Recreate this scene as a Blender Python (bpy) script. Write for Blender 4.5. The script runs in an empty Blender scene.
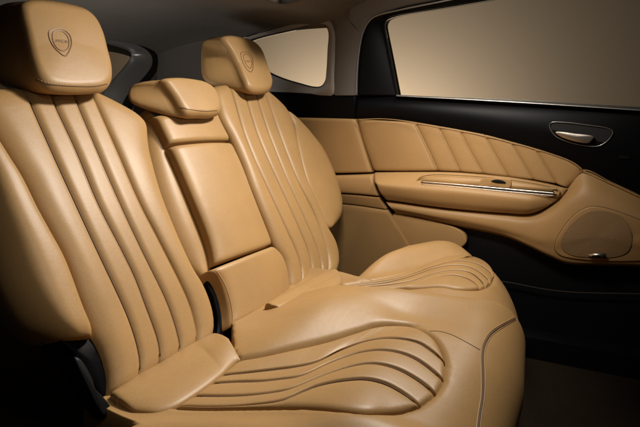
import bpy, math, random
import numpy as np
from mathutils import Vector
from mathutils.bvhtree import BVHTree
random.seed(4)
S = bpy.context.scene
COL = S.collection
# ------------------------------------------------------------------ camera
FPX = 550.0
PSI, TH = math.radians(26.4), math.radians(12.65)
CAM = np.array([0.0, 0.0, 1.0])
RT = np.array([math.cos(PSI), math.sin(PSI), 0.0])
FW = np.array([-math.sin(PSI)*math.cos(TH), math.cos(PSI)*math.cos(TH), -math.sin(TH)])
UP = np.cross(RT, FW)
cd = bpy.data.cameras.new('camera'); cam = bpy.data.objects.new('camera', cd); COL.objects.link(cam)
cam.location = CAM; cam.rotation_euler = (math.pi/2-TH, 0, PSI)
cd.sensor_width = 36; cd.lens = 36*FPX/640; cd.clip_start = .02; cd.clip_end = 60
S.camera = cam
S.render.resolution_x, S.render.resolution_y = 1024, 683
# ------------------------------------------------------------------ world, lamps, exposure
w = bpy.data.worlds.new("World"); S.world = w; w.use_nodes = True
bg = w.node_tree.nodes['Background']; bg.inputs[0].default_value = (.9, .85, .8, 1); bg.inputs[1].default_value = .006
S.view_settings.view_transform = 'Standard'; S.view_settings.look = 'None'
S.view_settings.exposure = 0; S.view_settings.gamma = 1; S.view_settings.use_curve_mapping = False
def area(name, loc, target, sx, sy, power, col=(1, .93, .84), spread=180):
    l = bpy.data.lights.new(name, 'AREA'); l.shape = 'RECTANGLE'; l.size = sx; l.size_y = sy
    l.energy = power; l.color = col; l.spread = math.radians(spread)
    o = bpy.data.objects.new(name, l); COL.objects.link(o); o.location = loc
    o.rotation_euler = (Vector(target)-Vector(loc)).to_track_quat('-Z', 'Y').to_euler()
    return o
area('key_softbox', (-.20, 1.80, 1.82), (-.80, 1.15, .6), .24, .20, 10.6, spread=95)
area('near_seat_softbox', (-.42, 1.40, 1.62), (-.86, .80, .62), .2, .18, 1.6, spread=90)
area('bolster_softbox', (.10, .35, 1.5), (-.92, .58, .68), .25, .2, .28, spread=48)
area('door_softbox', (-.45, 1.05, 1.55), (-.42, 2.03, .74), .28, .22, 2.6, spread=62)
area('roof_softbox', (.35, 1.0, 1.12), (-1.5, 1.5, 1.26), .3, .2, .35, (1, .95, .9), spread=60)
area('tailgate_fill', (-1.35, 1.15, .85), (-1.75, 1.75, 1.15), .3, .2, 1.5, (1, .95, .88), spread=150)  # added fill, unseen behind the backrest, brightens tailgate and roof
area('backdrop_lamp', (-1.75, 3.40, .40), (-1.7, 4.2, .72), 1.4, .25, 50, (1, .90, .78))

# ------------------------------------------------------------------ unprojection of traced outlines onto real surfaces
def ray(x, y): return FW + (x-320)/FPX*RT + (213.5-y)/FPX*UP
BL = np.array([-.516, 0, .856]); BN = np.array([.856, 0, .516]); BP = np.array([-.77, 0, .42])
def back_off(s, y): return .018*np.sin(np.pi*np.clip(s/.75, 0, 1))
def on_back(x, y, off=0.0):                    # the leaning, slightly bowed backrest surface
    d = ray(x, y); t = np.dot(BN, BP-CAM)/np.dot(BN, d)
    for _ in range(8):
        P = CAM+t*d; o = off+back_off(np.dot(P-BP, BL), P[1])
        t = np.dot(BN, BP+BN*o-CAM)/np.dot(BN, d)
    return CAM+t*d
def on_plane(n, p0):
    n = np.array(n, float); p0 = np.array(p0, float)
    def f(x, y):
        d = ray(x, y); return CAM+np.dot(n, p0-CAM)/np.dot(n, d)*d
    return f
def onY(Y): return on_plane((0, 1, 0), (0, Y, 0))
def onX(X): return on_plane((1, 0, 0), (X, 0, 0))
def back(off=0.0): return lambda x, y: on_back(x, y, off)
def spline(pts, n, closed=False):
    P = np.array(pts, float)
    if len(P) == 2 and not closed:
        return np.array([P[0]+(P[1]-P[0])*i/(n-1) for i in range(n)])
    if closed: Q = np.vstack([P[-1], P, P[0], P[1]])
    else: Q = np.vstack([2*P[0]-P[1], P, 2*P[-1]-P[-2]])
    out = []
    for i in range(1, len(Q)-2):
        p0, p1, p2, p3 = Q[i-1:i+3]
        d = [max(np.linalg.norm(b-a), 1e-9)**.5 for a, b in ((p0, p1), (p1, p2), (p2, p3))]
        t0 = 0; t1 = d[0]; t2 = t1+d[1]; t3 = t2+d[2]
        for t in np.linspace(t1, t2, 24, endpoint=False):
            A1 = (t1-t)/(t1-t0)*p0+(t-t0)/(t1-t0)*p1; A2 = (t2-t)/(t2-t1)*p1+(t-t1)/(t2-t1)*p2
            A3 = (t3-t)/(t3-t2)*p2+(t-t2)/(t3-t2)*p3
            B1 = (t2-t)/(t2-t0)*A1+(t-t0)/(t2-t0)*A2; B2 = (t3-t)/(t3-t1)*A2+(t-t1)/(t3-t1)*A3
            out.append((t2-t)/(t2-t1)*B1+(t-t1)/(t2-t1)*B2)
    out.append(Q[-2]); out = np.array(out)
    L = np.concatenate([[0], np.cumsum(np.linalg.norm(np.diff(out, axis=0), axis=1))])
    q = np.linspace(0, L[-1], n+1 if closed else n)
    r = np.stack([np.interp(q, L, out[:, k]) for k in range(P.shape[1])], 1)
    return r[:-1] if closed else r
def lift(pts, f, n=48, closed=False):
    return np.array([f(*p) for p in spline(pts, n, closed)])
def resample(P, u):
    L = np.concatenate([[0], np.cumsum(np.linalg.norm(np.diff(P, axis=0), axis=1))]); L /= L[-1]
    return np.stack([np.interp(u, L, P[:, k]) for k in range(3)], 1)
# ------------------------------------------------------------------ objects
def empty(name, loc, label, cat, group=None):
    o = bpy.data.objects.new(name, None); COL.objects.link(o); o.location = loc; o.empty_display_size = .1
    o['label'] = label; o['category'] = cat; o['kind'] = 'thing'
    if group: o['group'] = group
    return o
def root_loc(p):
    while p.parent: p = p.parent
    return np.array(p.location)
def build(name, V, F, mat, parent=None, smooth=True, kind=None, label=None):
    V = np.array(V, float)
    if parent is not None: V = V-root_loc(parent)
    me = bpy.data.meshes.new(name); me.from_pydata([tuple(map(float, v)) for v in V], [], [tuple(int(i) for i in f) for f in F])
    me.validate(); me.update()
    if smooth:
        for p in me.polygons: p.use_smooth = True
    me.materials.append(mat)
    o = bpy.data.objects.new(name, me); COL.objects.link(o)
    if parent is not None: o.parent = parent
    if kind: o['kind'] = kind
    if label: o['label'] = label
    return o
class MB:
    def __init__(s): s.V = []; s.F = []
    def add(s, V, F):
        b = len(s.V); s.V += [np.array(v, float) for v in V]; s.F += [tuple(i+b for i in f) for f in F]; return s
    def build(s, name, mat, parent=None, **k): return build(name, s.V, s.F, mat, parent, **k)
def tube(P, r, closed=False, seg=8):
    P = np.array(P, float); n = len(P); V = []; F = []
    rr = np.full(n, r) if np.isscalar(r) else np.array(r)
    nrm = None
    for i in range(n):
        a = P[(i+1) % n] if (closed or i < n-1) else P[i]
        b = P[(i-1) % n] if (closed or i > 0) else P[i]
        t = a-b; t = t/(np.linalg.norm(t)+1e-12)
        if nrm is None:
            nrm = np.cross(t, (0, 0, 1.0)) if abs(t[2]) < .9 else np.cross(t, (1.0, 0, 0))
        nrm = nrm-t*np.dot(nrm, t); nrm /= np.linalg.norm(nrm)+1e-12
        bi = np.cross(t, nrm)
        for k in range(seg):
            q = 2*math.pi*k/seg; V.append(P[i]+rr[i]*(math.cos(q)*nrm+math.sin(q)*bi))
    m = n if closed else n-1
    for i in range(m):
        for k in range(seg):
            F.append((i*seg+k, i*seg+(k+1) % seg, ((i+1) % n)*seg+(k+1) % seg, ((i+1) % n)*seg+k))
    if not closed:
        F.append(tuple(range(seg))[::-1]); F.append(tuple((n-1)*seg+k for k in range(seg)))
    return V, F
def box(x0, x1, y0, y1, z0, z1):
    V = [(x, y, z) for x in (x0, x1) for y in (y0, y1) for z in (z0, z1)]
    return V, [(0, 1, 3, 2), (4, 6, 7, 5), (0, 4, 5, 1), (2, 3, 7, 6), (0, 2, 6, 4), (1, 5, 7, 3)]
def Ec(t):
    t = np.clip(t, 0, 1); return np.sqrt(1-(1-t)**2)
EDGE = [0, .004, .012, .025, .045, .07, .1]
def usamp(K):
    mid = list(np.linspace(.13, .87, K)); return np.array(EDGE+mid+[1-e for e in EDGE[::-1]])
def patch(rails, panels, ends=(0, 0, 0, 0), K=60, M=14, skirt=0.0, sdir=None, lead=0.0, inset=0.0, wob=0.0, cap=True):
    """rails: 3-D polylines (each running along a seam); panels: one (rL,rR,dL,dR,belly) per gap, in metres.
    ends=(r0,d0,r1,d1) roll-off at both ends; skirt = depth of the side walls behind the border."""
    u = usamp(K); R = [resample(np.array(r), u) for r in rails]; nr = len(u)
    cols = []; hs = []
    v = (1-np.cos(np.pi*np.arange(M+1)/M))/2
    for k, (rL, rR, dL, dR, be) in enumerate(panels):
        A, B = R[k], R[k+1]; wd = np.linalg.norm(B-A, axis=1)+1e-6
        for j in range(M+1):
            h = be*np.clip(4*v[j]*(1-v[j]), 0, 1)*np.minimum(1, wd/.04)
            rl = np.minimum(rL, wd*.6); rr = np.minimum(rR, wd*.4)
            if rL: h = h-dL*(1-Ec(v[j]*wd/rl))
            if rR: h = h-dR*(1-Ec((1-v[j])*wd/rr))
            if k > 0 and j == 0: hs[-1] = np.minimum(hs[-1], h); continue
            cols.append(A+(B-A)*v[j]); hs.append(h*np.ones(nr))
    G = np.array(cols); H = np.array(hs); nc = len(G)
    L = np.concatenate([[0], np.cumsum(np.linalg.norm(np.diff(G[nc//2], axis=0), axis=1))])
    r0, d0, r1, d1 = ends
    if r0: H = H-d0*(1-Ec(L/r0))[None]
    if r1: H = H-d1*(1-Ec((L[-1]-L)/r1))[None]
    du = np.gradient(G, axis=1); dv = np.gradient(G, axis=0); N = np.cross(du, dv)
    nn = np.linalg.norm(N, axis=2, keepdims=True); N = N/(nn+1e-12)
    mN = N.reshape(-1, 3)[nn.reshape(-1) > 1e-9].mean(0); mN /= np.linalg.norm(mN)
    flip = np.dot(mN, CAM-G.reshape(-1, 3).mean(0)) < 0
    if flip: N = -N; mN = -mN
    bad = (nn[..., 0] < 1e-9) | ((N@mN) < .2); N[bad] = mN
    if wob:
        ph = G[..., 0]*23+G[..., 1]*31+G[..., 2]*17
        H = H+wob*(np.sin(ph*1.7)+.6*np.sin(ph*3.1+G[..., 1]*40))
    Q = G+N*H[..., None]
    V = list(Q.reshape(-1, 3)); F = []
    for i in range(nc-1):
        for j in range(nr-1):
            q = (i*nr+j, (i+1)*nr+j, (i+1)*nr+j+1, i*nr+j+1)
            F.append(q if flip else q[::-1])
    if skirt:
        D = np.array(sdir, float) if sdir is not None else -mN
        D /= np.linalg.norm(D)
        ring = [(i, 0) for i in range(nc)]+[(nc-1, j) for j in range(1, nr)]+[(i, nr-1) for i in range(nc-2, -1, -1)]+[(0, j) for j in range(nr-2, 0, -1)]
        prev = [i*nr+j for i, j in ring]; ctr = Q.reshape(-1, 3).mean(0)
        for a, ins in (((.12, -.01), (.3, -.012), (.6, 0.0), (.85, .03), (1.0, .12)) if cap else ((1.0, 0),)):
            base = len(V)
            for i, j in ring:
                p = Q[i, j]+D*skirt*a; c = ctr+D*skirt*a; V.append(p+(c-p)*(ins+inset*a))
            n = len(ring)
            for k in range(n):
                q = (prev[k], prev[(k+1) % n], base+(k+1) % n, base+k)
                F.append(q if not flip else q[::-1])
            prev = list(range(base, base+n))
        c = len(V)
        if cap: V.append(ctr+D*skirt)
        for k in range(len(prev) if cap else 0):
            F.append((prev[k], prev[(k+1) % len(prev)], c))
    return V, F
def pad(outline, f, r=.02, belly=.01, depth=.03, n=96, ddir=None, rb=.015, taper=.0, backP=None):
    """cushion-like block from a closed traced outline lying on surface f: domed front, rounded edges, thick body"""
    P = lift(outline, f, n, True) if callable(f) else np.array(f)
    c = P.mean(0); n = len(P)
    N = np.zeros(3)
    for i in range(n): N += np.cross(P[i]-c, P[(i+1) % n]-c)
    N /= np.linalg.norm(N)
    if np.dot(N, CAM-c) < 0: N = -N
    D = -N if ddir is None else np.array(ddir, float)/np.linalg.norm(ddir)
    size = np.median(np.linalg.norm(P-c, axis=1)); V = []; rings = []
    for a in (1.0, .9, .75, .5, .25, .0):                                # back
        if a == 1.0: continue
    bk = [(.12, 1.0), (.3, 1.0), (.5, .998), (.7, .99), (.85, .965), (.95, .92), (1.0, .84)]
    for a, e in bk[::-1]:
        if backP is None: q = c+(P-c)*(1-taper*a)*(1-(1-e)*min(1, rb*60))+D*depth*a
        else:
            cc = c+(backP.mean(0)-c)*a; q = P+(backP-P)*a; q = cc+(q-cc)*(1-(1-e)*1.6+.10*math.sin(math.pi*a)*.6)
        rings.append(q)
    for th in np.linspace(0, math.pi/2, 9):
        ins = r*(1-math.cos(th)); s = 1-ins/size
        rings.append(c+(P-c)*s+N*(r*math.sin(th)))
    s0 = 1-r/size
    for q in np.linspace(0, 1, 11)[1:-1]:
        rings.append(c+(P-c)*s0*(1-q)+N*(r+belly*(1-(1-q)**2)))
    for q in rings: V += list(q)
    F = []
    for i in range(len(rings)-1):
        for k in range(n):
            F.append((i*n+k, i*n+(k+1) % n, (i+1)*n+(k+1) % n, (i+1)*n+k))
    cf = len(V); V.append(c+N*(r+belly)); b = (len(rings)-1)*n
    for k in range(n): F.append((b+k, b+(k+1) % n, cf))
    cb = len(V); V.append(c+D*depth if backP is None else backP.mean(0))
    for k in range(n): F.append(((k+1) % n, k, cb))
    return V, F
def ring_sheet(rings):
    """bands between successive closed loops with equal point counts"""
    V = []; n = len(rings[0])
    for r in rings: V += list(r)
    return V, [(i*n+k, i*n+(k+1) % n, (i+1)*n+(k+1) % n, (i+1)*n+k) for i in range(len(rings)-1) for k in range(n)]
def thick(P, D):                                # closed outline filled and extruded along D
    P = np.array(P); n = len(P); Q = P+np.array(D); V = list(P)+list(Q)+[P.mean(0), Q.mean(0)]
    F = [(k, (k+1) % n, n+(k+1) % n, n+k) for k in range(n)]
    F += [((k+1) % n, k, 2*n) for k in range(n)]+[(n+k, n+(k+1) % n, 2*n+1) for k in range(n)]
    return V, F
def stitches(P, gap=.0065, ln=.0042, r=.0007):
    P = np.array(P); L = np.concatenate([[0], np.cumsum(np.linalg.norm(np.diff(P, axis=0), axis=1))])
    m = MB(); s = gap/2
    while s+ln < L[-1]:
        a, b = [np.array([np.interp(q, L, P[:, k]) for k in range(3)]) for q in (s, s+ln)]
        m.add(*tube([a, (a+b)/2, b], [r*.5, r, r*.5], seg=5)); s += gap
    return m
# ------------------------------------------------------------------ materials
def mat(name, col, rough=.5, metal=0, spec=.5, coat=0, bumps=(), mottle=0, sheen=0):
    m = bpy.data.materials.new(name); m.use_nodes = True; nt = m.node_tree; b = nt.nodes['Principled BSDF']
    b.inputs['Base Color'].default_value = (*col, 1); b.inputs['Roughness'].default_value = rough
    b.inputs['Metallic'].default_value = metal; b.inputs['Specular IOR Level'].default_value = spec
    b.inputs['Coat Weight'].default_value = coat; b.inputs['Sheen Weight'].default_value = sheen
    tc = nt.nodes.new('ShaderNodeTexCoord')
    if mottle:
        n = nt.nodes.new('ShaderNodeTexNoise'); n.inputs['Scale'].default_value = 9; n.inputs['Detail'].default_value = 6
        nt.links.new(tc.outputs['Object'], n.inputs['Vector'])
        n2 = nt.nodes.new('ShaderNodeTexNoise'); n2.inputs['Scale'].default_value = 260; n2.inputs['Detail'].default_value = 3
        nt.links.new(tc.outputs['Object'], n2.inputs['Vector'])
        ad = nt.nodes.new('ShaderNodeMath'); ad.operation = 'ADD'
        nt.links.new(n.outputs['Fac'], ad.inputs[0]); nt.links.new(n2.outputs['Fac'], ad.inputs[1])
        mr = nt.nodes.new('ShaderNodeMapRange'); mr.inputs[1].default_value = .6; mr.inputs[2].default_value = 1.4
        mr.inputs[3].default_value = 1-mottle; mr.inputs[4].default_value = 1+mottle
        nt.links.new(ad.outputs[0], mr.inputs[0])
        mx = nt.nodes.new('ShaderNodeVectorMath'); mx.operation = 'SCALE'; mx.inputs[0].default_value = col
        nt.links.new(mr.outputs[0], mx.inputs['Scale']); nt.links.new(mx.outputs[0], b.inputs['Base Color'])
    prev = None
    for kind, sc, st, dist in bumps:
        if kind == 'v':
            t = nt.nodes.new('ShaderNodeTexVoronoi'); t.feature = 'SMOOTH_F1'; out = t.outputs['Distance']
        else:
            t = nt.nodes.new('ShaderNodeTexNoise'); t.inputs['Detail'].default_value = 4; out = t.outputs['Fac']
        t.inputs['Scale'].default_value = sc; nt.links.new(tc.outputs['Object'], t.inputs['Vector'])
        bp = nt.nodes.new('ShaderNodeBump'); bp.inputs['Strength'].default_value = st; bp.inputs['Distance'].default_value = dist
        nt.links.new(out, bp.inputs['Height'])
        if prev: nt.links.new(prev.outputs[0], bp.inputs['Normal'])
        prev = bp
    if prev: nt.links.new(prev.outputs[0], b.inputs['Normal'])
    return m
TAN = (.350, .206, .080)
LEA = mat('tan_leather', TAN, .46, spec=.38, mottle=.11, bumps=(('n', 7, .14, .010), ('n', 38, .12, .002), ('v', 520, .15, .0005)))
LEAD = mat('tan_leather_door', (.345, .203, .080), .48, spec=.32, mottle=.08, bumps=(('n', 30, .15, .002), ('v', 520, .3, .0005)))
THR = mat('tan_thread', (.62, .40, .20), .6)
SEAM_SHADE = mat('dark_seam_and_shade', (.10, .052, .022), .7)  # dark seam lines; in the channels it stands in for groove shade
BLK = mat('black_soft_trim', (.0022, .0022, .0028), .42, spec=.09, bumps=(('v', 600, .25, .0005),))
BLKM = mat('black_plastic', (.004, .004, .0045), .45, spec=.18)
RUB = mat('black_rubber', (.01, .01, .01), .6, spec=.3)
GREY = mat('grey_trim_cloth', (.13, .115, .10), .85, spec=.25, mottle=.10, bumps=(('n', 700, .4, .0006),))
ROOF = mat('grey_headliner_cloth', (.12, .107, .094), .9, spec=.2, mottle=.08, bumps=(('n', 500, .4, .0006),))
SILV = mat('silver_grey_frame', (.30, .29, .28), .35, metal=.6)
CHR = mat('polished_chrome', (.80, .76, .71), .30, metal=1)
SATIN = mat('satin_metal', (.52, .46, .40), .34, metal=1)
EMB = mat('stamped_leather', (.19, .10, .042), .5)
DGR = mat('dark_gap', (.004, .003, .003), .9, spec=.1)
CARP = mat('dark_brown_carpet', (.020, .013, .008), .95, spec=.1, mottle=.2, bumps=(('n', 300, .7, .003),))
GRL = mat('speaker_cloth', (.24, .148, .07), .75, spec=.2, bumps=(('v', 420, .8, .0015),))
WALL = mat('studio_backdrop_paint', (.36, .305, .24), .9, spec=.1)
gm = bpy.data.materials.new('tinted_glass'); gm.use_nodes = True; nt = gm.node_tree; nt.nodes.clear()
o_ = nt.nodes.new('ShaderNodeOutputMaterial'); mx_ = nt.nodes.new('ShaderNodeMixShader'); tr = nt.nodes.new('ShaderNodeBsdfTransparent')
gl = nt.nodes.new('ShaderNodeBsdfGlossy'); fr = nt.nodes.new('ShaderNodeFresnel'); fr.inputs['IOR'].default_value = 1.35
tr.inputs[0].default_value = (.86, .84, .80, 1); gl.inputs['Roughness'].default_value = .03
nt.links.new(fr.outputs[0], mx_.inputs[0]); nt.links.new(tr.outputs[0], mx_.inputs[1]); nt.links.new(gl.outputs[0], mx_.inputs[2]); nt.links.new(mx_.outputs[0], o_.inputs[0])
GLS = gm
# ------------------------------------------------------------------ SETTING
V, F = box(-3.6, 2.6, -1.0, 4.4, -.12, -.02); build('studio_floor', V, F, CARP, smooth=False, kind='structure')
m = MB(); m.add(*box(-4.6, 4.2, 4.2, 4.3, -.5, 4.5)); m.build('backdrop', WALL, smooth=False, kind='structure')
V, F = box(-3.9, -3.8, -2.0, 4.2, -.5, 3.5); build('backdrop', V, F, WALL, smooth=False, kind='structure')
m = MB(); m.add(*box(-1.96, .95, -.1, 2.16, 0, .05)); m.build('cabin_floor', CARP, smooth=False, kind='structure')
# roof lining: cross-section swept along the car
sec = spline([(2.07, 1.235), (2.04, 1.25), (1.98, 1.265), (1.88, 1.275), (1.5, 1.295), (1.1, 1.30), (.5, 1.30), (.1, 1.28)], 60)
xs = np.concatenate([np.linspace(-2.0, -1.02, 34), np.linspace(-.99, 1.0, 27)])
V = []; F = []
def roofz(x): return -.10*max(0, (-1.25-x)/.75)**1.5+.006*math.sin((x+1.2)*9)+(.11*sst0((x+1.0)/.35))
def sst0(t): t = min(1, max(0, t)); return t*t*(3-2*t)
for e in (0, .04):
    for x in xs:
        for y, z in sec: V.append((x, y, z+roofz(x)+e))
n = len(sec); m_ = len(xs); o = n*m_
j1 = sum(1 for y, z in sec if y > 1.765); j2 = sum(1 for y, z in sec if y > 1.955); jl = j1         # roof cut open ahead of the seat for the key light; side rail stays
for i in range(m_-1):
    lim = n-1 if xs[i+1] < -1.01 else (j1 if xs[i] < -.86 else j2)
    for j in range(lim):
        a = i*n+j; F.append((a, a+1, a+n+1, a+n)); F.append((o+a, o+a+n, o+a+n+1, o+a+1))
i = 33
for j in range(jl, n-1): a = i*n+j; F.append((a, a+1, o+a+1, o+a))
for i in range(33, m_-1): a = i*n+(j1 if xs[i] < -.86 else j2); F.append((a, a+n, o+a+n, o+a))
build('headliner', V, F, ROOF, kind='structure')

# ------------------------------------------------------------------ REAR SEAT
seat = empty('bench_seat', (-.5, 1.25, .05), 'tan leather rear bench seat with fluted backrests, pleated cushion and three headrests', 'car seat')
# cushion body -------------------------------------------------------
def sst(t): t = np.clip(t, 0, 1); return t*t*(3-2*t)
def sint(x, xp, fp):
    w_ = .09 if len(xp) < 8 else .05
    ds = np.linspace(-1, 1, 15); wt = np.exp(-(ds/.5)**2); wt /= wt.sum(); return sum(np.interp(x+d*w_*1.3, xp, fp)*q for d, q in zip(ds, wt))
def ztop(x, y, hump=1.0):
    yb = sint(x, [-.9, -.63, -.5, -.39, -.25, -.1], [.86, .89, 1.03, 1.19, 1.20, 1.15])
    yf = sint(x, [-.9, -.6, -.45, -.36, -.25, -.1], [1.35, 1.37, 1.41, 1.45, 1.47, 1.55])
    z = .425+.070*hump*sst((x+.80)/.26)*((.55*Ec((y-yb)/.20)+.45*sst((y-yb)/.24))*(1-sst((x+.42)/.20))+.8*sst((y-yb+.30)/.6)*sst((x+.42)/.20))*(1-sst((y-yf+.12)/.14))
    yb2 = sint(x, [-.7, -.6, -.45, -.35, -.25], [1.44, 1.52, 1.74, 1.88, 1.93])
    z = z+.045*sst((y-yb2)/.16)
    yb3 = sint(x, [-.7, -.63, -.5, -.36, -.26], [.65, .69, .753, .81, .86])
    z = z+.012*sst((yb3-y)/.06)
    z = z+.028*np.exp(-((x+.36)/.10)**2)*(sst((y-.72)/.1)*(1-sst((y-1.15)/.1))+.6*sst((y-1.45)/.08)*(1-sst((y-1.85)/.1)))
    return z
def xfront(y): return sint(y, [.4, .9, 1.2, 1.5, 1.7, 1.8, 1.88, 1.93, 1.97], [-.09, -.095, -.085, -.115, -.155, -.185, -.225, -.27, -.34])
def xback(y): return np.interp(y, [.4, .625, .65, 1.50, 1.53, 1.7, 1.8, 1.9, 1.97], [-.695, -.695, -.84, -.84, -.65, -.61, -.58, -.51, -.43])
Y0, Y1 = .44, 1.97
ys = np.concatenate([Y0+.07*(1-np.cos(np.linspace(0, np.pi/2, 10))), np.linspace(Y0+.075, Y1-.085, 230), Y1-.08*(1-np.sin(np.linspace(0, np.pi/2, 12)))])
ys = np.sort(ys)
a1 = np.linspace(0, np.pi/2, 14)
def profile(y, hump=1.0):
    eN = math.sqrt(max(0, 1-max(0, (Y0+.07-y)/.07)**2)); eF = math.sqrt(max(0, 1-max(0, (y-(Y1-.08))/.08)**2)); e = min(eN, eF)
    xb, xf = xback(y), xfront(y); rf, rb = .135, .045
    pts = []
    zf = .10
    pts.append((xb+.01, zf)); pts.append((xb, .25))
    for a in a1: pts.append((xb+rb*(1-math.cos(a)), -(1-math.sin(a))*.06+1000))   # +1000 marks «relative to the top»
    for x in np.linspace(xb+rb, xf-rf, 110)[1:-1]: pts.append((x, 1000))
    for a in np.linspace(0, np.pi/2, 26): pts.append((xf-rf+rf*math.sin(a), 1000-(1-math.cos(a))*.15))
    for q in np.linspace(0, 1, 16)[1:]: pts.append((xf-.20*q**.8, 2000+q))
    out = []
    for x, z in pts:
        if z >= 2000:
            q = z-2000; zt = ztop(xf, y, hump)-.15-.07*(1-e); zz = zt+(zf-zt)*q
        elif z > 500: zz = ztop(x, y, hump)+(z-1000)-.07*(1-e)
        else: zz = z
        out.append((x, y, zz))
    return out
G = np.array([profile(y) for y in ys]); ny, npf = G.shape[:2]
def gridfaces(a, b): return [(i*b+j, i*b+j+1, (i+1)*b+j+1, (i+1)*b+j) for i in range(a-1) for j in range(b-1)]
bodyF = gridfaces(ny, npf)
bvh = BVHTree.FromPolygons([Vector(v) for v in G.reshape(-1, 3)], bodyF)
MISS = [0]
G2 = np.array([profile(y, .25 if y > 1.0 else 1) for y in ys])
bvh2 = BVHTree.FromPolygons([Vector(v) for v in G2.reshape(-1, 3)], bodyF)
def on_body2(x, y): return on_body(x, y, bvh2)
def on_body(x, y, bvh=bvh):
    d = Vector(ray(x, y)).normalized(); h = bvh.ray_cast(Vector(CAM), d)
    if h[0] is None:
        MISS[0] += 1; return on_plane((0, 0, 1), (0, 0, .42))(x, y)
    return np.array(h[0])
NEAR_TOP = [(240, 359), (260, 356), (292, 349), (327, 341), (360, 331), (377, 326), (395, 324.5), (417, 327), (434, 337), (443, 352), (446, 366)]
NEAR_BOT = [(176, 406.5), (200, 407.5), (260, 407), (310, 406.5), (342, 409), (372, 412), (400, 411), (422, 405), (437, 393), (444, 380), (446, 368)]
near_rails = [NEAR_TOP,
    [(222, 374), (245, 372), (280, 368), (295, 366), (317, 361), (342, 349), (367, 340), (390, 337), (417, 341), (432, 350), (445, 361)],
    [(212, 382), (240, 380.5), (260, 380), (280, 378), (302, 374.5), (332, 361), (360, 351.5), (382, 349), (402, 352), (420, 360), (444, 379)],
    [(195, 394.5), (220, 395), (250, 394), (275, 391), (290, 388), (325, 374), (355, 364.5), (375, 362.5), (397, 367.5), (420, 380), (436, 393)],
    [(178, 405.5), (220, 406), (250, 404), (280, 399.5), (315, 385), (342, 379), (365, 377.5), (385, 382), (405, 393), (420, 405)],
    [(176, 407), (200, 408), (260, 407.5), (310, 407), (342, 409.5), (372, 412.5), (400, 411.5), (419, 406)]]
far_rails = [
    [(345, 284), (380, 278.5), (405, 273), (430, 263.5), (452, 256.5), (467, 255), (482, 259), (491, 266), (494.5, 274)],
    [(347, 285), (380, 281), (405, 276), (430, 267), (452, 261), (465, 260.5), (479, 264), (488, 270), (494, 277)],
    [(349, 286), (385, 282), (410, 276), (437, 267), (457, 264.5), (472, 267.5), (484, 275), (491, 283)],
    [(352, 287), (385, 284.5), (412, 280), (435, 272.5), (455, 269.5), (470, 272), (480, 279), (486, 286.5)],
    [(355, 288), (385, 287), (412, 284), (437, 276.5), (453, 274.5), (465, 277), (474, 282), (480, 288.5)],
    [(355, 290), (385, 290), (412, 288), (440, 286), (460, 289), (472, 289.5), (479, 289)]]
near3 = [lift(r, on_body, 60) for r in near_rails]; far3 = [lift(r, on_body2, 60) for r in far_rails]
def polyxy(rs):
    return np.vstack([rs[0], np.array([r[-1] for r in rs[1:-1]]), rs[-1][::-1], np.array([r[0] for r in rs[1:-1]])[::-1]])[:, :2]
def sd_poly(Q, poly):
    n = len(poly); d = np.full(len(Q), 9.0); ins = np.zeros(len(Q), bool)
    for i in range(n):
        a, b = poly[i], poly[(i+1) % n]; e = b-a; L2 = e@e
        if L2 < 1e-12: continue
        t = np.clip(((Q-a)@e)/L2, 0, 1); d = np.minimum(d, np.linalg.norm(Q-a-t[:, None]*e, axis=1))
        c = ((a[1] > Q[:, 1]) != (b[1] > Q[:, 1])); xx = (b[0]-a[0])*(Q[:, 1]-a[1])/(b[1]-a[1]+1e-15)+a[0]
        ins ^= c & (Q[:, 0] < xx)
    return np.where(ins, -d, d)
Gf = G.reshape(-1, 3).copy(); top = Gf[:, 2] > .33
for rs in (near3, far3):
    sd = sd_poly(Gf[:, :2], polyxy(rs))
    Gf[:, 2] -= np.where(top, np.where(sd < 0, .006+.022*sst(-sd/.010), .006*sst(1-sd/.010)), 0)
slot = np.array([on_plane((0, 0, 1), (0, 0, .435))(*p) for p in [(206, 312), (212, 336), (217, 340), (226, 343), (233, 350), (239, 358.5), (233, 351), (231.5, 338), (231, 327), (230, 312)]])[:, :2]
sd = sd_poly(Gf[:, :2], slot); Gf[:, 2] -= np.where(top, .20*sst((.002-sd)/.007), 0)
cushion = build('cushion', Gf, bodyF, LEA, seat)
ins_p = [(.013, .005, .013, .012, .001)]*4+[(.018, .014, .014, .013, .003)]
V, F = patch(near3, ins_p, (.02, .004, .012, .008), K=150, M=14, skirt=.02)
near_ins = build('pleated_insert', V, F, LEA, cushion, label='large pleated insert in the nearer sitting place')
V, F = patch(far3, [(.013, .005, .009, .008, .001)]*4+[(.02, .01, .008, .008, .006)], (.02, .004, .01, .006), K=120, M=12, skirt=.02)
build('pleated_insert', V, F, LEA, cushion, label='smaller-looking pleated insert in the sitting place by the door')
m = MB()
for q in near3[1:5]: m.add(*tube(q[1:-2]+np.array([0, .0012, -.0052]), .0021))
m.build('channel_seam_shade', SEAM_SHADE, cushion)  # dark tubes paint in the shade under each near pleat
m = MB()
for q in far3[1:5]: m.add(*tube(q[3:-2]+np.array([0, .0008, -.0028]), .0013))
m.build('channel_seam_shade', SEAM_SHADE, cushion)  # groove shade of the far pleats, as thin dark tubes
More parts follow.
